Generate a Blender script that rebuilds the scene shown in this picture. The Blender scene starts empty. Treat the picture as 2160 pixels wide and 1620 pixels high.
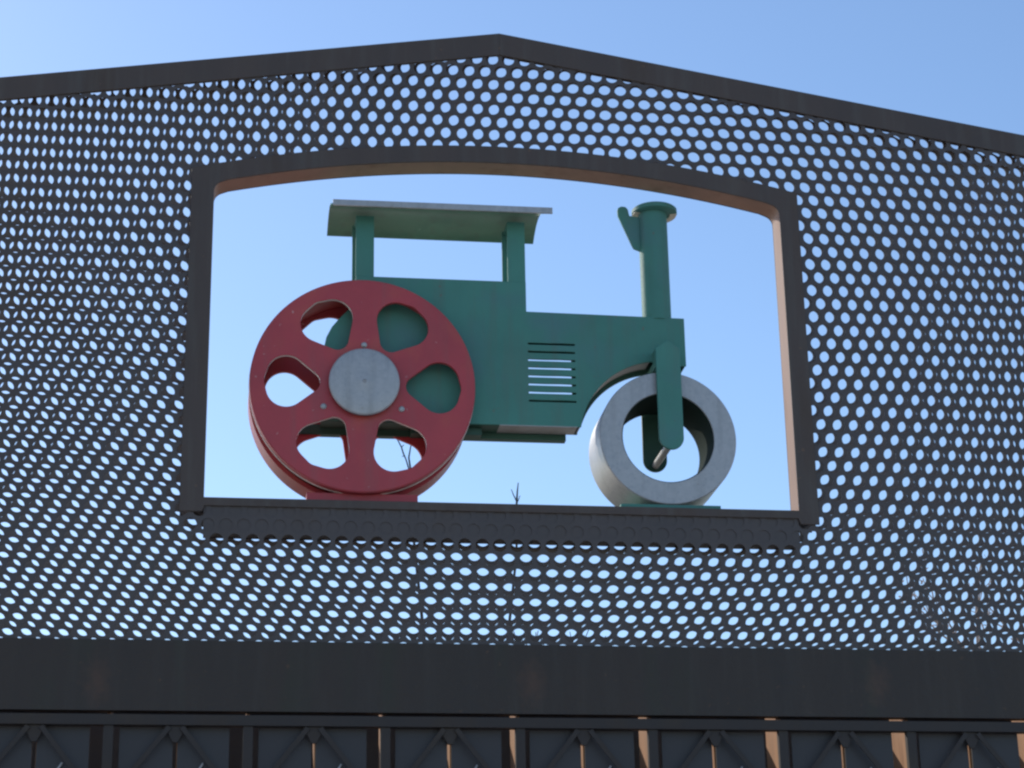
import bpy, bmesh, math, random
from mathutils import Vector, Matrix
random.seed(7)
C = bpy.context.scene.collection
G = 5.33            # height of the measuring origin above the ground
P = 0.06            # pitch of the perforation
H = P*math.sqrt(3)/2
HD = 0.76*P        # hole diameter

# ---------------------------------------------------------------- materials
def mat(name, col, rough=0.6, metal=0.0, var=0.15, scale=6.0, bump=0.0, bscale=60, spots=None, second=None, sec_scale=9, sec_lo=.55, sec_hi=.7, streak=False, chips=None, spec=None):
    m = bpy.data.materials.new(name); m.use_nodes = True
    n, l = m.node_tree.nodes, m.node_tree.links
    b = n['Principled BSDF']
    b.inputs['Roughness'].default_value = rough; b.inputs['Metallic'].default_value = metal
    tc = n.new('ShaderNodeTexCoord')
    co = tc.outputs['Object']
    if streak:
        mp = n.new('ShaderNodeMapping'); mp.inputs['Scale'].default_value = (1, 1, .18)
        l.new(co, mp.inputs['Vector']); co = mp.outputs['Vector']
    ns = n.new('ShaderNodeTexNoise'); ns.inputs['Scale'].default_value = scale; ns.inputs['Detail'].default_value = 7; ns.inputs['Roughness'].default_value = .62
    l.new(co, ns.inputs['Vector'])
    rp = n.new('ShaderNodeValToRGB')
    rp.color_ramp.elements[0].position = .3; rp.color_ramp.elements[1].position = .7
    rp.color_ramp.elements[0].color = (*[c*(1-var) for c in col], 1); rp.color_ramp.elements[1].color = (*[min(1, c*(1+var)) for c in col], 1)
    l.new(ns.outputs['Fac'], rp.inputs['Fac'])
    out = rp.outputs['Color']
    if second:
        n2 = n.new('ShaderNodeTexNoise'); n2.inputs['Scale'].default_value = sec_scale; n2.inputs['Detail'].default_value = 8
        l.new(co, n2.inputs['Vector'])
        r2 = n.new('ShaderNodeValToRGB'); r2.color_ramp.elements[0].position = sec_lo; r2.color_ramp.elements[1].position = sec_hi
        l.new(n2.outputs['Fac'], r2.inputs['Fac'])
        mx = n.new('ShaderNodeMixRGB'); l.new(r2.outputs['Color'], mx.inputs['Fac']); l.new(out, mx.inputs['Color1']); mx.inputs['Color2'].default_value = (*second, 1)
        out = mx.outputs['Color']
    if chips:        # small chips and grime specks in the paint, faint run-down streaks
        ccol, amount, grime = chips
        n4 = n.new('ShaderNodeTexNoise'); n4.inputs['Scale'].default_value = 38; n4.inputs['Detail'].default_value = 3
        l.new(tc.outputs['Object'], n4.inputs['Vector'])
        m4 = n.new('ShaderNodeMapRange'); m4.inputs['From Min'].default_value = .70; m4.inputs['From Max'].default_value = .75; m4.inputs['To Max'].default_value = amount
        l.new(n4.outputs['Fac'], m4.inputs['Value'])
        x4 = n.new('ShaderNodeMixRGB'); l.new(m4.outputs['Result'], x4.inputs['Fac']); l.new(out, x4.inputs['Color1']); x4.inputs['Color2'].default_value = (*ccol, 1)
        p5 = n.new('ShaderNodeMapping'); p5.inputs['Scale'].default_value = (26, 26, 2.2); l.new(tc.outputs['Object'], p5.inputs['Vector'])
        n5 = n.new('ShaderNodeTexNoise'); n5.inputs['Scale'].default_value = 1; n5.inputs['Detail'].default_value = 5; l.new(p5.outputs['Vector'], n5.inputs['Vector'])
        m5 = n.new('ShaderNodeMapRange'); m5.inputs['From Min'].default_value = .5; m5.inputs['From Max'].default_value = .8; m5.inputs['To Max'].default_value = grime
        l.new(n5.outputs['Fac'], m5.inputs['Value'])
        x5 = n.new('ShaderNodeMixRGB'); l.new(m5.outputs['Result'], x5.inputs['Fac']); l.new(x4.outputs['Color'], x5.inputs['Color1']); x5.inputs['Color2'].default_value = (.13, .12, .10, 1)
        out = x5.outputs['Color']
    if spec is not None: b.inputs['Specular IOR Level'].default_value = spec
    if spots:        # rust stains at fixed places of the object
        pts, rcol, rad = spots
        for (x, y, z) in pts:
            mp = n.new('ShaderNodeMapping'); mp.vector_type = 'POINT'
            mp.inputs['Location'].default_value = (-x, -y, -z*.6); mp.inputs['Scale'].default_value = (1, 0, .6)
            l.new(tc.outputs['Object'], mp.inputs['Vector'])
            ln = n.new('ShaderNodeVectorMath'); ln.operation = 'LENGTH'; l.new(mp.outputs['Vector'], ln.inputs[0])
            n3 = n.new('ShaderNodeTexNoise'); n3.inputs['Scale'].default_value = 45; l.new(tc.outputs['Object'], n3.inputs['Vector'])
            ad = n.new('ShaderNodeMath'); ad.operation = 'MULTIPLY_ADD'; ad.inputs[1].default_value = rad*1.6
            l.new(n3.outputs['Fac'], ad.inputs[0]); l.new(ln.outputs['Value'], ad.inputs[2])
            mr = n.new('ShaderNodeMapRange'); mr.inputs['From Min'].default_value = rad*.9; mr.inputs['From Max'].default_value = rad*2.1
            mr.inputs['To Min'].default_value = .42; mr.inputs['To Max'].default_value = 0
            l.new(ad.outputs['Value'], mr.inputs['Value'])
            mx = n.new('ShaderNodeMixRGB'); l.new(mr.outputs['Result'], mx.inputs['Fac']); l.new(out, mx.inputs['Color1']); mx.inputs['Color2'].default_value = (*rcol, 1)
            out = mx.outputs['Color']
    l.new(out, b.inputs['Base Color'])
    r3 = n.new('ShaderNodeMapRange'); r3.inputs['To Min'].default_value = max(.05, rough-.12); r3.inputs['To Max'].default_value = min(1, rough+.12)
    l.new(ns.outputs['Fac'], r3.inputs['Value']); l.new(r3.outputs['Result'], b.inputs['Roughness'])
    if bump:
        nb = n.new('ShaderNodeTexNoise'); nb.inputs['Scale'].default_value = bscale; nb.inputs['Detail'].default_value = 4
        l.new(tc.outputs['Object'], nb.inputs['Vector'])
        bp = n.new('ShaderNodeBump'); bp.inputs['Strength'].default_value = bump; bp.inputs['Distance'].default_value = .01
        l.new(nb.outputs['Fac'], bp.inputs['Height']); l.new(bp.outputs['Normal'], b.inputs['Normal'])
    return m

M = {}
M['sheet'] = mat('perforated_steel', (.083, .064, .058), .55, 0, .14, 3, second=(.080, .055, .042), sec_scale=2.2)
M['sheet_back'] = mat('perforated_steel_back', (.20, .165, .15), .6, 0, .14, 3, second=(.18, .135, .11), sec_scale=2.2)  # base colour lightened to make up for the shade between the sheets
M['steel'] = mat('frame_steel', (.082, .056, .044), .6, 0, .16, 4, bump=.15, second=(.076, .046, .030), sec_scale=5, streak=True, chips=((.17, .09, .05), .6, .4))
M['lining'] = mat('frame_lining_primer', (.35, .19, .13), .65, 0, .14, 9, second=(.28, .14, .09), sec_scale=14, streak=True)
M['beam'] = mat('lower_beam_steel', (.040, .026, .018), .6, 0, .22, 3.5, bump=.25, second=(.036, .032, .018), sec_scale=4, streak=True, chips=((.10, .05, .025), .6, .10),
                spots=([(-.79, 0, G-2.305), (.64, 0, G-2.30), (1.83, 0, G-2.285)], (.12, .055, .03), .045))
M['truss'] = mat('girder_steel', (.037, .026, .021), .65, 0, .2, 8, second=(.045, .028, .017), sec_scale=5)
M['panel'] = mat('dark_blue_panel', (.043, .037, .038), .55, 0, .15, 4)
M['fin'] = mat('rusty_fin', (.46, .235, .115), .8, 0, .2, 14, second=(.30, .13, .055), sec_scale=16, streak=True)
M['green'] = mat('green_paint', (.068, .232, .178), .62, 0, .13, 3.2, bump=.08, second=(.080, .205, .19), sec_scale=5, sec_lo=.48, sec_hi=.7, chips=((.16, .12, .09), .6, .35))
M['roof'] = mat('roof_paint', (.115, .27, .175), .24, 0, .14, 5, second=(.09, .22, .15), sec_scale=7, spec=.8, chips=((.2, .2, .15), .5, .3))
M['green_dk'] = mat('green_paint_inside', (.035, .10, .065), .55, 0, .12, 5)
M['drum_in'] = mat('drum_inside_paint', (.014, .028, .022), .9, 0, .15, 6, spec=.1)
M['red'] = mat('red_paint', (.47, .053, .062), .5, 0, .14, 4, bump=.08, second=(.50, .085, .06), sec_scale=5, sec_lo=.52, sec_hi=.74, chips=((.62, .42, .38), .5, .25))
M['cream'] = mat('underside_glare', (.80, .68, .52), .5, 0, .1, 12)  # pale colour standing in for sky glare under the collar
M['edge_light'] = mat('edge_highlight', (.88, .72, .64), .5, 0, .3, 25)  # pale colour standing in for light caught on the wheel edges
M['galv'] = mat('galvanised_steel', (.43, .41, .40), .45, .35, .09, 50, bump=.05, second=(.37, .36, .36), sec_scale=80, chips=((.30, .26, .22), .4, .3))
M['galv_soft'] = mat('galvanised_sheet', (.42, .40, .38), .5, .3, .12, 12, second=(.34, .30, .27), sec_scale=9)
M['bark'] = mat('bark', (.075, .058, .048), .9, 0, .25, 12)
M['bark_pale'] = mat('pale_bark', (.36, .27, .22), .9, 0, .3, 12)
M['ground'] = mat('ground_earth', (.36, .31, .24), .95, 0, .25, .6, bump=.3, bscale=8)
M['paving'] = mat('paving', (.62, .55, .46), .85, 0, .12, 1.5, bump=.15, bscale=30)
M['wall'] = mat('added_dark_wall', (.12, .11, .11), .8, 0, .15, 2)

# ---------------------------------------------------------------- helpers
def link(name, me, m, parent=None, smooth=False):
    o = bpy.data.objects.new(name, me); C.objects.link(o)
    if m: me.materials.append(m)
    if smooth:
        for p in me.polygons: p.use_smooth = True
    if parent: o.parent = parent; o.matrix_parent_inverse = parent.matrix_world.inverted()
    return o
def thing(name, label, cat, loc=(0, 0, 0), group=None):
    o = bpy.data.objects.new(name, None); C.objects.link(o); o.location = loc
    o['label'] = label; o['category'] = cat
    if group: o['group'] = group
    bpy.context.view_layer.update()
    return o
def bx(bm, x0, x1, y0, y1, z0, z1):
    v = [bm.verts.new(p) for p in ((x0,y0,z0),(x1,y0,z0),(x1,y1,z0),(x0,y1,z0),(x0,y0,z1),(x1,y0,z1),(x1,y1,z1),(x0,y1,z1))]
    for f in ((0,3,2,1),(4,5,6,7),(0,1,5,4),(1,2,6,5),(2,3,7,6),(3,0,4,7)): bm.faces.new([v[i] for i in f])
def done(name, bm, m, parent=None, bevel=0, smooth=False):
    if bevel:
        bmesh.ops.bevel(bm, geom=[e for e in bm.edges if len(e.link_faces) == 2 and e.calc_face_angle(0) > .6], offset=bevel, segments=2, affect='EDGES', profile=.6)
    bmesh.ops.recalc_face_normals(bm, faces=bm.faces)
    me = bpy.data.meshes.new(name); bm.to_mesh(me); bm.free()
    return link(name, me, m, parent, smooth)
def box(name, m, parent, x0, x1, y0, y1, z0, z1, bevel=.002):
    bm = bmesh.new(); bx(bm, x0, x1, y0, y1, z0+G, z1+G); return done(name, bm, m, parent, bevel)
def shape(name, outer, holes, y0, y1, m, parent, bevel=.002):
    """flat plate in the XZ plane with holes, from y0 to y1"""
    cu = bpy.data.curves.new(name, 'CURVE'); cu.dimensions = '2D'; cu.fill_mode = 'BOTH'
    for pts in [outer]+holes:
        s = cu.splines.new('POLY'); s.points.add(len(pts)-1); s.use_cyclic_u = True
        for i, (x, z) in enumerate(pts): s.points[i].co = (x, z+G, 0, 1)
    cu.extrude = (y1-y0)/2-bevel; cu.bevel_depth = bevel; cu.bevel_resolution = 1; cu.offset = -bevel
    t = bpy.data.objects.new('tmp', cu); C.objects.link(t)
    dg = bpy.context.evaluated_depsgraph_get()
    me = bpy.data.meshes.new_from_object(t.evaluated_get(dg)); me.name = name
    bpy.data.objects.remove(t)
    me.transform(Matrix.Translation((0, (y0+y1)/2, 0)) @ Matrix.Rotation(math.radians(90), 4, 'X'))
    me.materials.clear()
    return link(name, me, m, parent)
def circ(cx, cz, r, n=48, a0=0, a1=360):
    full = abs(a1-a0-360) < 1e-6
    k = n if full else n+1
    return [(cx+r*math.cos(math.radians(a0+(a1-a0)*i/n)), cz+r*math.sin(math.radians(a0+(a1-a0)*i/n))) for i in range(k)]
def hull(pts):
    pts = sorted(set((round(a, 6), round(b, 6)) for a, b in pts))
    def half(ps):
        h = []
        for p in ps:
            while len(h) > 1 and (h[-1][0]-h[-2][0])*(p[1]-h[-2][1])-(h[-1][1]-h[-2][1])*(p[0]-h[-2][0]) <= 0: h.pop()
            h.append(p)
        return h[:-1]
    return half(pts)+half(pts[::-1])
def lathe_y(bm, cx, cz, prof, n=64):
    """revolve closed profile [(r, y)] about the Y axis through (cx, cz)"""
    rings = []
    for r, y in prof:
        rings.append([bm.verts.new((cx+r*math.cos(2*math.pi*i/n), y, cz+G+r*math.sin(2*math.pi*i/n))) for i in range(n)])
    for a in range(len(prof)):
        b = (a+1) % len(prof)
        for i in range(n):
            bm.faces.new((rings[a][i], rings[a][(i+1) % n], rings[b][(i+1) % n], rings[b][i]))
def cap_y(bm, cx, cz, prof, n=48):
    """open profile from centre front to back, first radius 0"""
    c = bm.verts.new((cx, prof[0][1], cz+G)); prev = None
    for r, y in prof[1:]:
        ring = [bm.verts.new((cx+r*math.cos(2*math.pi*i/n), y, cz+G+r*math.sin(2*math.pi*i/n))) for i in range(n)]
        for i in range(n):
            if prev is None: bm.faces.new((c, ring[i], ring[(i+1) % n]))
            else: bm.faces.new((prev[i], prev[(i+1) % n], ring[(i+1) % n], ring[i]))
        prev = ring
    bm.faces.new(prev)
def lathe_z(bm, cx, cy, prof, n=48):
    rings = [[bm.verts.new((cx+r*math.cos(2*math.pi*i/n), cy+r*math.sin(2*math.pi*i/n), z+G)) for i in range(n)] for r, z in prof]
    for a in range(len(prof)-1):
        for i in range(n): bm.faces.new((rings[a][i], rings[a][(i+1) % n], rings[a+1][(i+1) % n], rings[a+1][i]))
    bm.faces.new(rings[0]); bm.faces.new(rings[-1])
def rod(bm, a, b, r0, r1=None, n=8):
    a, b = Vector(a), Vector(b); r1 = r0 if r1 is None else r1
    d = (b-a).normalized(); u = d.orthogonal().normalized(); w = d.cross(u)
    ra = [bm.verts.new(a+(u*math.cos(2*math.pi*i/n)+w*math.sin(2*math.pi*i/n))*r0) for i in range(n)]
    rb = [bm.verts.new(b+(u*math.cos(2*math.pi*i/n)+w*math.sin(2*math.pi*i/n))*r1) for i in range(n)]
    for i in range(n): bm.faces.new((ra[i], ra[(i+1) % n], rb[(i+1) % n], rb[i]))
    bm.faces.new(ra[::-1]); bm.faces.new(rb)
def auto(o, ang=35):
    for p in o.data.polygons: p.use_smooth = True
    bm = bmesh.new(); bm.from_mesh(o.data)
    for e in bm.edges:
        e.smooth = not (len(e.link_faces) == 2 and e.calc_face_angle(0) > math.radians(ang))
    bm.to_mesh(o.data); bm.free()
    return o

# ---------------------------------------------------------------- setting
def sheet_obj(name, x0, x1, y0, y1, z, m, n=1):
    bm = bmesh.new()
    v = [bm.verts.new(p) for p in ((x0,y0,z),(x1,y0,z),(x1,y1,z),(x0,y1,z))]; bm.faces.new(v)
    o = done(name, bm, m); o['kind'] = 'structure'; return o
sheet_obj('ground', -1500, 1500, -1500, 1500, 0, M['ground'])
sheet_obj('pavement', -14, 16, -16, 1.2, .004, M['paving'])

# ---------------------------------------------------------------- the sign
XC, HALF = .567, 2.62
XL, XR = XC-HALF, XC+HALF
def ridge(x): return .156-.158*abs(x-XC)
def arch_in(x): return -.377-.125*((x-XC)/1.034)**2
def arch_out(x): return -.311-.135*((x-XC)/1.104)**2
WI0, WI1, WO0, WO1 = -.4665, 1.600, -.547, 1.672
SILL, BEAM_T, BEAM_B = -1.672, -2.166, -2.400
sign = thing('perforated_sign', 'dark house shaped sign of perforated steel sheet with an arched window opening', 'sign', (XC, .05, G+BEAM_B))

def perforated(name, y0, th, back):
    bm = bmesh.new(); n = 24
    ang = [2*math.pi*(i+.0)/n for i in range(n)]
    hexr = [(P/2)/math.cos(((a+math.pi/6) % (math.pi/3))-math.pi/6) for a in ang]
    yf, yb = y0, y0+th
    key = {}
    def vert(x, y, z):
        k = (round(x*4000), round(y*4000), round(z*4000))
        if k not in key: key[k] = bm.verts.new((x, y, z+G))
        return key[k]
    rot = .004
    for R in range(-6, 60):
        off = 0 if R % 2 else .5
        for K in range(-60, 90):
            x, z = (K+off)*P, -R*H
            if back:
                a, b = x-.235*P-.56, z-.185*H+1.1
                x, z = .56+a+rot*b, -1.1+b-rot*a
            if x < XL+.045 or x > XR-.045 or z > ridge(x)-.038 or z < BEAM_T-.03: continue
            low = -1.70 if not back else -1.705
            if WI0-.036 < x < WI1+.036 and low < z < arch_in(x)+.036: continue
            # nothing can be seen of rows lying wholly inside the beam
            fi, fo, bi, bo = [], [], [], []
            for i in range(n):
                c, s = math.cos(ang[i]), math.sin(ang[i])
                fi.append(bm.verts.new((x+c*HD/2, yf, z+s*HD/2+G))); bi.append(bm.verts.new((x+c*HD/2, yb, z+s*HD/2+G)))
                fo.append(vert(x+c*hexr[i], yf, z+s*hexr[i])); bo.append(vert(x+c*hexr[i], yb, z+s*hexr[i]))
            for i in range(n):
                j = (i+1) % n
                for f in ((fi[i], fo[i], fo[j], fi[j]), (bi[i], bi[j], bo[j], bo[i]), (fi[i], fi[j], bi[j], bi[i])):
                    try: bm.faces.new(f)
                    except ValueError: pass
    me = bpy.data.meshes.new(name); bm.to_mesh(me); bm.free()
    return link(name, me, M['sheet_back'] if back else M['sheet'], sign)
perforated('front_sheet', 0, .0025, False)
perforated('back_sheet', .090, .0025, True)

def bar(name, pts_hi, pts_lo, y0, y1, m, parent, bevel=.0015):
    return shape(name, pts_hi+pts_lo[::-1], [], y0, y1, m, parent, bevel)
# roof-shaped top: a tube between the sheets and a cover strip on each face
for s in (-1, 1):
    xe = XC+s*HALF
    d = .0
    a = [(xe, ridge(xe)), (XC, ridge(XC))] if s < 0 else [(XC, ridge(XC)), (xe, ridge(xe))]
    lo = lambda t: [(x, z-t) for x, z in a]
    bar('ridge_beam', a, lo(.034), .0035, .0885, M['steel'], sign)
    bar('ridge_cover', [(x, z+.002) for x, z in a], lo(.088), -.006, -.0005, M['steel'], sign)
    bar('ridge_cover', [(x, z+.002) for x, z in a], lo(.040), .0935, .1, M['steel'], sign)
for s in (-1, 1):
    xe = XC+s*HALF
    x0, x1 = (xe, xe+.07) if s < 0 else (xe-.07, xe)
    zt = ridge(xe)-.07
    box('end_post', M['steel'], sign, x0, x1, -.008, .106, BEAM_T+.002, zt)

# window frame
def arcpts(f, x0, x1, n=40): return [(x0+(x1-x0)*i/n, f(x0+(x1-x0)*i/n)) for i in range(n+1)]
inner_r = []
def ring(name, y0, y1, m, grow=0.0, bevel=.0015):
    # front face: side bars and arch, open at the sill
    o = [(WO0, -1.722)]+[(WO0, arch_out(WO0))]+arcpts(arch_out, WO0+.02, WO1-.02)+[(WO1, arch_out(WO1)), (WO1, -1.722)]
    cr = .035
    left = [(WI0, SILL), (WI0, arch_in(WI0)-cr)]
    for k in range(1, 6):
        a = math.pi-(math.pi/2)*k/6; left.append((WI0+cr+cr*math.cos(a), arch_in(WI0)-cr+.004*k/6+cr*math.sin(a)))
    right = [(2*XC-x, z) for x, z in left][::-1]
    right = [(x+(WI1-(2*XC-WI0)), z) for x, z in right]
    i = left+arcpts(arch_in, WI0+.05, WI1-.05)+right
    return o, i
o_, i_ = ring('', 0, 0, None)
out_pts = [(WO0, -1.722)]+o_[1:-1]+[(WO1, -1.722), (WI1+.004, -1.722), (WI1-.004, -1.701), (WI0+.004, -1.701), (WI0-.004, -1.722)]
# plate with the opening as a hole
wf = shape('window_frame', out_pts, [i_], -.007, -.0005, M['steel'], sign, .0015)
shape('window_frame', out_pts, [i_], .0935, .1005, M['steel'], sign, .0015)
# lining of the opening (reveal), primer brown
def ribbon(name, pts, y0, y1, t, m, parent, closed=False, inward=1):
    bm = bmesh.new(); n = len(pts); vs = []
    for k in range(n):
        a = Vector(pts[max(k-1, 0)] if not closed else pts[k-1]); b = Vector(pts[min(k+1, n-1)] if not closed else pts[(k+1) % n])
        d = (b-a).normalized(); nn = Vector((-d.y, d.x))*t*inward
        x, z = pts[k]
        vs.append([bm.verts.new((x, y0, z+G)), bm.verts.new((x, y1, z+G)), bm.verts.new((x+nn.x, y1, z+nn.y+G)), bm.verts.new((x+nn.x, y0, z+nn.y+G))])
    for k in range(n-1+(1 if closed else 0)):
        a, b = vs[k], vs[(k+1) % n]
        for j in range(4): bm.faces.new((a[j], a[(j+1) % 4], b[(j+1) % 4], b[j]))
    if not closed: bm.faces.new(vs[0]); bm.faces.new(vs[-1])
    return auto(done(name, bm, m, parent), 30)
rib = [(x-.0004*(1 if x < XC else -1), z+.0004) for x, z in i_]
lin = ribbon('lining', rib, -.0004, .0934, .045, M['lining'], sign, inward=1)
# sill: tube between the sheets, and the shelf the sculpture stands on
box('sill', M['sheet'], sign, WI0+.001, WI1-.001, .0028, .0885, -1.790, SILL)
box('shelf', M['steel'], sign, WI0+.06, WI1-.06, .1015, .345, SILL-.012, SILL-.001)
for x in (-.35, .2, .9, 1.45):
    bm = bmesh.new()
    v = [bm.verts.new((x+d, y, z+G)) for d in (0, .012) for y, z in ((.102, SILL-.0125), (.33, SILL-.0125), (.102, SILL-.09))]
    for f in ((0,1,2),(3,5,4),(0,3,4,1),(1,4,5,2),(2,5,3,0)): bm.faces.new([v[i] for i in f])
    done('bracket', bm, M['steel'], sign)
bm = bmesh.new(); pr = [(-.012, BEAM_B), (.03, BEAM_B), (.03, BEAM_B+.045), (.112, BEAM_B+.045), (.112, BEAM_T), (-.012, BEAM_T)]
va = [bm.verts.new((XL-.02, y, z+G)) for y, z in pr]; vb = [bm.verts.new((XR+.02, y, z+G)) for y, z in pr]
for i in range(6): bm.faces.new((va[i], va[(i+1) % 6], vb[(i+1) % 6], vb[i]))
bm.faces.new(va); bm.faces.new(vb)
done('lower_beam', bm, M['beam'], sign, .003)

# ---------------------------------------------------------------- lattice girder under the sign
gird = thing('lattice_girder', 'dark lattice girder with dark blue panels and rusty fins beneath the perforated sign', 'girder', (XC, .05, 0))
TC_T, TC_B, BC = -2.413, -2.447, -2.70
PX = [XC-.426-.448*k for k in range(5, 0, -1)]
nodes = [-.980-.448*2+.448*k for k in range(12)]
posts = [n_+.224 for n_ in nodes[:-1]]
gx0, gx1 = nodes[0]-.1, nodes[-1]+.1
box('top_chord', M['truss'], gird, gx0, gx1, -.016, .022, TC_B, TC_T, .003)
box('bottom_chord', M['truss'], gird, gx0, gx1, -.016, .022, BC-.045, BC, .003)
for x in posts:
    box('post', M['truss'], gird, x-.006, x+.026, -.008, .016, BC+.001, TC_B-.001, .002)
    box('fin', M['fin'], gird, x+.004, x+.014, .033, .20, -3.05, -2.357, .001)
for i, x in enumerate(nodes):
    # gusset and short steep struts at the node
    shape('gusset', [(x-.036, TC_B-.001), (x+.036, TC_B-.001), (x+.008, TC_B-.055), (x-.008, TC_B-.055)], [], -.006, .004, M['truss'], gird, .001)
    for s in (-1, 1):
        if (i == 0 and s < 0) or (i == len(nodes)-1 and s > 0): continue
        a, b = Vector((x+s*.02, TC_B-.005)), Vector((x+s*.212, BC+.004))
        d = (b-a).normalized(); nn = Vector((-d.y, d.x))*.0085
        shape('brace', [tuple(a+nn), tuple(b+nn), tuple(b-nn), tuple(a-nn)], [], -.013, -.0075, M['truss'], gird, .001)
        # small galvanised tie clip on the panel
    box('fin', M['fin'], gird, x+.004, x+.014, .045, .16, -3.05, -2.47, .001)
# cladding panels: two between each pair of posts, a slit at every node, a wider gap beside each post
for i, x in enumerate(nodes):
    if i > 0:
        box('panel', M['panel'], gird, x-.224+.045, x-.007, .0235, .0315, -3.0, TC_T-.004, .001)
    if i < len(nodes)-1:
        box('panel', M['panel'], gird, x+.007, x+.224-.050, .0235, .0315, -3.0, TC_T-.004, .001)
        bm = bmesh.new(); rod(bm, (x+.075, .016, G-2.592), (x+.092, .014, G-2.566), .004, .0035); done('tie_clip', bm, M['galv'], gird)
for x in (XL-.35, XR+.35):
    pass
for x in (XL+.06, XR-.06):
    box('column', M['steel'], gird, x-.07, x+.07, .12, .26, -G, BEAM_B+.2, .006)
    box('base_plate', M['steel'], gird, x-.13, x+.13, .06, .32, -G+.005, -G+.022, .003)

# added wall behind the girder, its top set to shade the fins
wall = bmesh.new(); bx(wall, -5.5, 6.6, .47, .60, 0, G-2.32)
bx(wall, -5.55, 6.65, .45, .62, G-2.319, G-2.27)
wo = done('shade_wall', wall, M['wall'], None, .006)
wo['label'] = 'long dark wall added close behind the lattice girder to shade the fins'; wo['category'] = 'wall'

# ---------------------------------------------------------------- road roller sculpture
rr = thing('road_roller', 'green and red metal road roller with grey front drum standing in the arched opening', 'sculpture', (.6, .145, G+SILL))
WX, WZ, WR = .0715, -1.2375, .3945
petals = []
for k in range(6):
    a = math.radians(60*k-1.0)
    pts = [(.190+.04*math.cos(t), .04*math.sin(t)) for t in [2*math.pi*i/32 for i in range(32)]]
    for s in (-1, 1):
        pts += [(.268+.069*math.cos(t), s*.026+.069*math.sin(t)) for t in [2*math.pi*i/48 for i in range(48)]]
    pts += [(.265+.080*math.cos(t), .06*math.sin(t)) for t in [2*math.pi*i/48 for i in range(48)]]
    hp = hull(pts)
    petals.append([(WX+r*math.cos(a)-t*math.sin(a), WZ+r*math.sin(a)+t*math.cos(a)) for r, t in hp])
def wheel(y0, y1, label=None, rim=None):
    w = shape('wheel', circ(WX, WZ, WR-.002, 128), petals, y0, y1, M['red'], rr, .0022)
    auto(w, 40)
    if label and label.startswith('near'):      # highlight painted on the cut-out edges that are clear of the body
        w.data.materials.append(M['edge_light'])
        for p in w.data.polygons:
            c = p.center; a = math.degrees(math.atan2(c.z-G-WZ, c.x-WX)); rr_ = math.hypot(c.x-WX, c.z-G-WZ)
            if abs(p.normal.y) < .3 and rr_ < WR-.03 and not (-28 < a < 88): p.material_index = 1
    if label: w['label'] = label
    bm = bmesh.new(); r0, r1 = rim
    lathe_y(bm, WX, WZ, [(WR, r0), (WR+.0005, r1), (WR-.016, r1), (WR-.016, r0)], 128)
    e = done('rim', bm, M['red'], w, .0015); auto(e, 40)
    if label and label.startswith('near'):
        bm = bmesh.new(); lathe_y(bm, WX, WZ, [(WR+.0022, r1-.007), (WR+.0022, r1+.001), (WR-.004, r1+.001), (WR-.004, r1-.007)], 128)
        auto(done('rim_highlight', bm, M['edge_light'], w), 40)  # pale ring painted in as the bright line of light along the rim
    return w
nw = wheel(.030, .047, 'near red wheel with grey hub cap', (.033, .068))
wheel(.200, .216, 'far red wheel', (.150, .268))
HY = -.014
bm = bmesh.new(); cap_y(bm, .0737, WZ+.0005, [(0, .013+HY), (.004, .0145+HY), (.007, .0105+HY), (.012, .0115+HY), (.06, .0115+HY), (.112, .0125+HY), (.120, .0145+HY), (.1235, .018+HY), (.1235, .024+HY), (.05, .0242+HY)], 72)
hub = auto(done('hub', bm, M['galv'], nw), 30)
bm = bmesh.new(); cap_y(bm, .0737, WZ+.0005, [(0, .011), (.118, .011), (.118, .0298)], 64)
auto(done('hub_shade_ring', bm, M['drum_in'], nw), 30)  # dark ring standing in for the shadow beneath the hub
for (x, z) in ((.0735, -1.092), (-.066, -1.3245), (.206, -1.3265)):
    bm = bmesh.new(); cap_y(bm, x, z, [(0, .0215), (.006, .0218), (.0105, .0255), (.0105, .0299)], 16)
    auto(done('bolt', bm, M['galv'], nw), 30)
bm = bmesh.new(); lathe_y(bm, WX, WZ, [(.372, .045), (.372, .199), (.360, .199), (.360, .045)], 96); auto(done('wheel_core', bm, M['red'], rr), 40)
# axle of the rear wheels
bm = bmesh.new(); lathe_y(bm, WX, WZ, [(.045, .053), (.045, .199), (.01, .199), (.01, .053)], 32); auto(done('axle', bm, M['red'], rr), 40)

YB0, YB1 = .098, .190      # body front and back
outline = [(.047, -.800), (.664, -.800), (.664, -.9145), (1.2455, -.9205), (1.2455, -1.106), (1.150, -1.106)]
DX, DZ, DR = 1.152, -1.403, .246
arc = []
for k in range(0, 15):
    t = k/14; a = math.radians(97+ (170-97)*t); r = .312-.008*t
    arc.append((DX+r*math.cos(a), DZ+r*math.sin(a)))
outline += arc + [(.838, -1.350), (-.060, -1.350), (-.050, -1.28), (-.052, -1.20), (-.062, -1.13), (-.066, -1.09), (-.056, -1.04), (-.037, -1.0), (-.012, -.968), (.018, -.935), (.047, -.91)]
slots = []; far_slots = []
for k in range(8):
    z = -1.038-.0311*k
    q_ = [(.667, z-.0038), (.838, z-.0034), (.838, z+.0036), (.80, z+.0042), (.74, z+.0031), (.667, z+.0036)]
    slots.append(q_)
    if 1 <= k <= 5: far_slots.append([(a, b) for a, b in q_])
body = shape('body', outline, slots, YB0, YB0+.006, M['green'], rr, .0015)
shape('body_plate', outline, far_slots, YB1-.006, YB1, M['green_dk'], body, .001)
top = outline[0:5]
cl = outline
def wallstrip(name, pts, m, parent, y0=YB0+.0062, y1=YB1-.0062):
    return ribbon(name, pts, y0, y1, .004, m, parent, inward=-1)
e = .003
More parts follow.
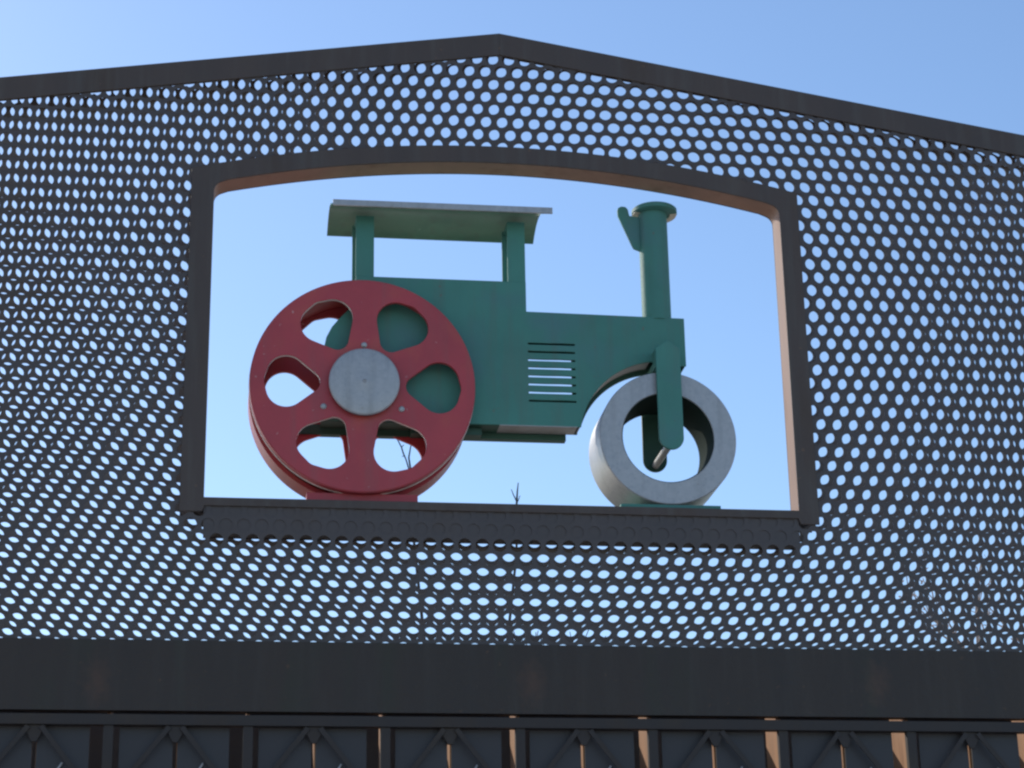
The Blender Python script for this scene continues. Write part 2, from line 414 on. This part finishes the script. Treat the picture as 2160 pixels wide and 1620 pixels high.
wallstrip('body_edge', [(x-e if x > .7 else x, z-e) for x, z in [(.047, -.800), (.664, -.800)]], M['green'], body)
wallstrip('body_edge', [(.661, -.803), (.661, -.9145)], M['green'], body)
wallstrip('body_edge', [(.664, -.9175), (1.2425, -.9235)], M['green'], body)
wallstrip('body_edge', [(1.2425, -.9235), (1.2425, -1.106)], M['green'], body)
wallstrip('underside_trim', [(x-.002, z+.002) for x, z in arc], M['galv_soft'], body)
# galvanised underside strip of the engine bay and the dark chassis behind it
box('underside_trim', M['galv_soft'], body, .560, .839, YB0+.0002, YB1-.0062, -1.3515, -1.348, .0005)
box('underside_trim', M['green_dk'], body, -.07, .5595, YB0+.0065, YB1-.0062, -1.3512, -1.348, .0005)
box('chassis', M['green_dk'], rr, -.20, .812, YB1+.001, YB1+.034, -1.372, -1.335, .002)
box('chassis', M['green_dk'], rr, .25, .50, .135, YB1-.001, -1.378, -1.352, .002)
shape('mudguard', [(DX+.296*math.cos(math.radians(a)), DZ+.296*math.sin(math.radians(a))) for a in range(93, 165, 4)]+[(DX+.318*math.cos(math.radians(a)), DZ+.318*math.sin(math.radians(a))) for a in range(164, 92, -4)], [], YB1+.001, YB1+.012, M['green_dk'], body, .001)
# little triangular bracket by the fork
# cab posts (near pair and far pair)
for y in (.100, .194):
    for x0, x1 in ((.046, .112), (.599, .6635)):
        zb = -.7995 if y < .15 else -.86
        box('cab_post', M['green'], rr, x0-(0 if y < .15 else .007), x1-(0 if y < .15 else .007), y if y < .15 else YB1+.001, (y+.010) if y < .15 else YB1+.011, zb, -.5625, .0015)
# roof: shallow barrel across the cab, grey turned-up edge
def roofz(y): return -.571+.042*(1-((y-.137)/.137)**2)
bm = bmesh.new(); N = 18; rows = []
for k in range(N+1):
    y = .003+.271*k/N; z = roofz(y)+G
    rows.append([bm.verts.new(p) for p in ((-.050, y, z), (.722, y, z), (.722, y, z+.006), (-.050, y, z+.006))])
for k in range(N):
    for j in range(4): bm.faces.new((rows[k][j], rows[k][(j+1) % 4], rows[k+1][(j+1) % 4], rows[k+1][j]))
bm.faces.new(rows[0]); bm.faces.new(rows[-1])
roof = auto(done('roof', bm, M['roof'], rr), 30)
shape('edge_strip', [(-.044, -.5490), (.752, -.5465), (.752, -.5695), (-.044, -.5715)], [], -.006, .002, M['galv'], roof, .001)
for x in (.079, .631):
    box('roof_bearer', M['green'], roof, x-.033, x+.033, .1105, YB1, -.578, -.5635, .001)
# chimney with collar and deflector
bm = bmesh.new(); lathe_z(bm, 1.1545, .146, [(.0535, -.9235), (.0535, -.492)], 40); ch = auto(done('chimney', bm, M['green'], rr), 40)
bm = bmesh.new(); lathe_z(bm, 1.162, .146, [(.080, -.4905), (.0845, -.488), (.0845, -.474), (.080, -.470), (.06, -.468)], 48)
auto(done('collar', bm, M['green'], ch), 30)
n = 28; ha = [math.pi*(i/n*1.2-.1) for i in range(n+1)]
bm = bmesh.new(); LV = [[bm.verts.new((1.162+r_*math.cos(a), .146+r_*math.sin(a), G+z_)) for a in ha] for r_, z_ in ((.058, -.4935), (.082, -.4935), (.082, -.4910), (.058, -.4910))]
for k in range(4):
    for i in range(n): bm.faces.new((LV[k][i], LV[k][i+1], LV[(k+1) % 4][i+1], LV[(k+1) % 4][i]))
bm.faces.new([v[0] for v in LV]); bm.faces.new([v[-1] for v in LV])
done('collar_glare', bm, M['cream'], ch)  # half ring added to carry the painted glare under the collar
shape('deflector', [(1.021, -.482), (1.024, -.470), (1.036, -.463), (1.052, -.464), (1.061, -.474), (1.066, -.500), (1.108, -.505), (1.108, -.650), (1.099, -.640), (1.078, -.632), (1.072, -.622), (1.023, -.503)], [], .138, .150, M['green'], ch, .002)

# front drum, fork and axle
bm = bmesh.new()
lathe_y(bm, DX, DZ, [(DR-.003, .030), (DR, .033), (DR, .257), (DR-.003, .260), (.168, .260), (.166, .258), (.166, .032), (.168, .030)], 128)
drum = auto(done('front_drum', bm, M['galv'], rr), 30)
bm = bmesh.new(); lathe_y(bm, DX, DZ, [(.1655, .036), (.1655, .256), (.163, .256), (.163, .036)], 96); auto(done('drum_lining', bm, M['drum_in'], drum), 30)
fork = []
FX, FW = 1.158, .0445
fp = [(FX-FW, -1.150), (FX-FW, -1.075), (FX, -1.045), (FX+FW, -1.075), (FX+FW, -1.150)]
fp = fp[::-1]
low = circ(FX, -1.4105, FW, 24, 180, 360)
pts = [(FX-FW, -1.075)]+low+[(FX+FW, -1.075), (FX, -1.045)]
fk = shape('fork', pts, [], .002, .0145, M['green'], rr, .0025)
shape('fork_leg', [(x-.004, z) for x, z in pts if z < -1.08]+[(FX+FW, -1.112), (FX-FW-.004, -1.112)], [], .2705, .283, M['green_dk'], fk, .0025)
box('fork_crown', M['green'], fk, FX-.04, FX+.04, .0148, .2700, -1.135, -1.108, .002)
box('fork_crown', M['green'], fk, FX-.035, FX+.035, .0148, .0975, -1.108, -1.06, .002)
bm = bmesh.new(); rod(bm, (FX-.004, .0148, G-1.432), (FX-.004, .27, G-1.432), .0135, n=16); auto(done('axle', bm, M['galv_soft'], rr), 40)
box('mounting_plate', M['green'], rr, .974, 1.330, .034, .262, SILL+.0005, -1.6495, .002)
box('mounting_block', M['red'], rr, -.118, .265, .060, .262, SILL+.0005, -1.628, .003)

# ---------------------------------------------------------------- bare trees behind
def bare_tree(label, x, y, height, spread, m, seed, depth=6, buds=None, thick=.055, leaders=()):
    rnd = random.Random(seed)
    t = thing('bare_tree', label, 'tree', (x, y, 0), 'bare trees behind the sign')
    tr, br, bd = bmesh.new(), bmesh.new(), bmesh.new()
    p0 = Vector((x, y, -.05)); zc = height*.32
    p1 = Vector((x+rnd.uniform(-.05, .05), y, zc)); rod(tr, p0, p1, thick*1.25, thick, 10)
    def grow(p, d, L, r, k):
        n = 3; q = p
        for i in range(n):
            d = (d+Vector((rnd.uniform(-.16, .16), rnd.uniform(-.16, .16), rnd.uniform(-.04, .12)))).normalized()
            e = q+d*L/n
            rod(br, q, e, r*(1-.28*i/n), r*(1-.28*(i+1)/n), 5 if k < 4 else 4)
            q = e
            if buds and k >= depth-2:
                for _ in range(2):
                    c = q+Vector([rnd.uniform(-.03, .03) for _ in range(3)])
                    a = Vector([rnd.uniform(-1, 1) for _ in range(3)]).normalized(); b = a.orthogonal().normalized()
                    s = rnd.uniform(.010, .02)
                    bd.faces.new([bd.verts.new(c+a*s), bd.verts.new(c+b*s*.6), bd.verts.new(c-a*s), bd.verts.new(c-b*s*.6)])
        if k >= depth: return
        for i in range(2 if k else 4):
            a = rnd.uniform(0, 2*math.pi); tilt = rnd.uniform(.25, .62)*spread
            u = d.orthogonal().normalized(); w = d.cross(u)
            nd = (d*math.cos(tilt)+(u*math.cos(a)+w*math.sin(a))*math.sin(tilt)); nd.z += .12
            grow(q, nd.normalized(), L*rnd.uniform(.68, .86), r*.66, k+1)
    grow(p1, Vector((0, 0, 1)), height*.185, thick*.9, 0)
    for path in leaders:
        for a, b in zip(path[:-1], path[1:]): rod(br, (a[0], y, a[1]+G), (b[0], y, b[1]+G), a[2], b[2], 5)
    done('trunk', tr, m, t); done('branches', br, m, t)
    if buds: done('leaves', bd, buds, t)
    else: bd.free()
    return t
M['bud'] = mat('dry_leaf', (.55, .36, .27), .8, 0, .3, 20)
bare_tree('slender dark bare tree whose twigs show through the opening behind the red wheel', .85, 4.2, 4.55, 1.1, M['bark'], 5, leaders=(
    [(.80, -1.9, .012), (.70, -1.2, .010), (.64, -.6, .0075), (.631, -.264, .006), (.616, -.16, .005), (.631, -.07, .003)],
    [(.628, -.27, .0045), (.60, -.17, .004), (.585, -.135, .0045), (.575, -.10, .004), (.560, -.07, .0035), (.548, -.05, .002)],
    [(.592, -.15, .003), (.578, -.155, .002)], [(.575, -.10, .003), (.590, -.085, .002)],
    [(1.0, -1.9, .012), (1.15, -1.2, .009), (1.21, -.7, .007), (1.216, -.405, .006), (1.221, -.34, .0045), (1.227, -.29, .0025)],
    [(1.2163, -.40, .004), (1.198, -.36, .003), (1.187, -.33, .002)], [(1.214, -.42, .003), (1.236, -.365, .002)]))
bare_tree('bare tree with sunlit pinkish brown dry leaves behind the right side of the sign', 4.75, 4.6, 5.6, 1.0, M['bark_pale'], 11, buds=M['bud'])

# ---------------------------------------------------------------- camera
q = (-4.08300334e-01, -6.89606384e+00, -3.73212650e+00, 1.44106343e-01, 3.44634353e-01, -1.83450806e-02, 4.44187333e+03)
yaw, pitch, roll, f = q[3:]
cy, sy, cp, sp, cr, sr = math.cos(yaw), math.sin(yaw), math.cos(pitch), math.sin(pitch), math.cos(roll), math.sin(roll)
fwd = Vector((sy*cp, cy*cp, sp)); right = Vector((cy, -sy, 0)); upv = right.cross(fwd)
r2 = right*cr+upv*sr; u2 = upv*cr-right*sr
cam = bpy.data.cameras.new('camera'); co = bpy.data.objects.new('camera', cam); C.objects.link(co)
co.matrix_world = Matrix(((r2.x, u2.x, -fwd.x, q[0]), (r2.y, u2.y, -fwd.y, q[1]), (r2.z, u2.z, -fwd.z, q[2]+G), (0, 0, 0, 1)))
cam.sensor_width = 36; cam.lens = f/2160*36; cam.clip_end = 5000; cam.clip_start = .05
bpy.context.scene.camera = co

# ---------------------------------------------------------------- light
EL, AZ = math.radians(32), math.radians(-37)     # azimuth from +Y towards +X
w = bpy.data.worlds.new('World'); bpy.context.scene.world = w; w.use_nodes = True
nt = w.node_tree; bg = nt.nodes['Background']
sky = nt.nodes.new('ShaderNodeTexSky'); sky.sky_type = 'NISHITA'; sky.sun_disc = False
sky.sun_elevation = EL; sky.sun_rotation = AZ; sky.air_density = 1.05; sky.dust_density = .42; sky.ozone_density = 4.0; sky.altitude = 50
nt.links.new(sky.outputs['Color'], bg.inputs['Color']); bg.inputs['Strength'].default_value = .15
sd = Vector((math.sin(AZ)*math.cos(EL), math.cos(AZ)*math.cos(EL), math.sin(EL)))
sl = bpy.data.lights.new('sun', 'SUN'); sl.energy = 2.4; sl.angle = math.radians(.5); sl.color = (1, .93, .82)
so = bpy.data.objects.new('sun', sl); C.objects.link(so); so.rotation_euler = sd.to_track_quat('Z', 'Y').to_euler(); so.location = sd*30

sc = bpy.context.scene
sc.view_settings.view_transform = 'Standard'; sc.view_settings.look = 'None'; sc.view_settings.gamma = 1; sc.view_settings.exposure = .3
sc.render.engine = 'CYCLES'; sc.cycles.filter_width = 2.4
sc.render.resolution_x = 1024; sc.render.resolution_y = 768
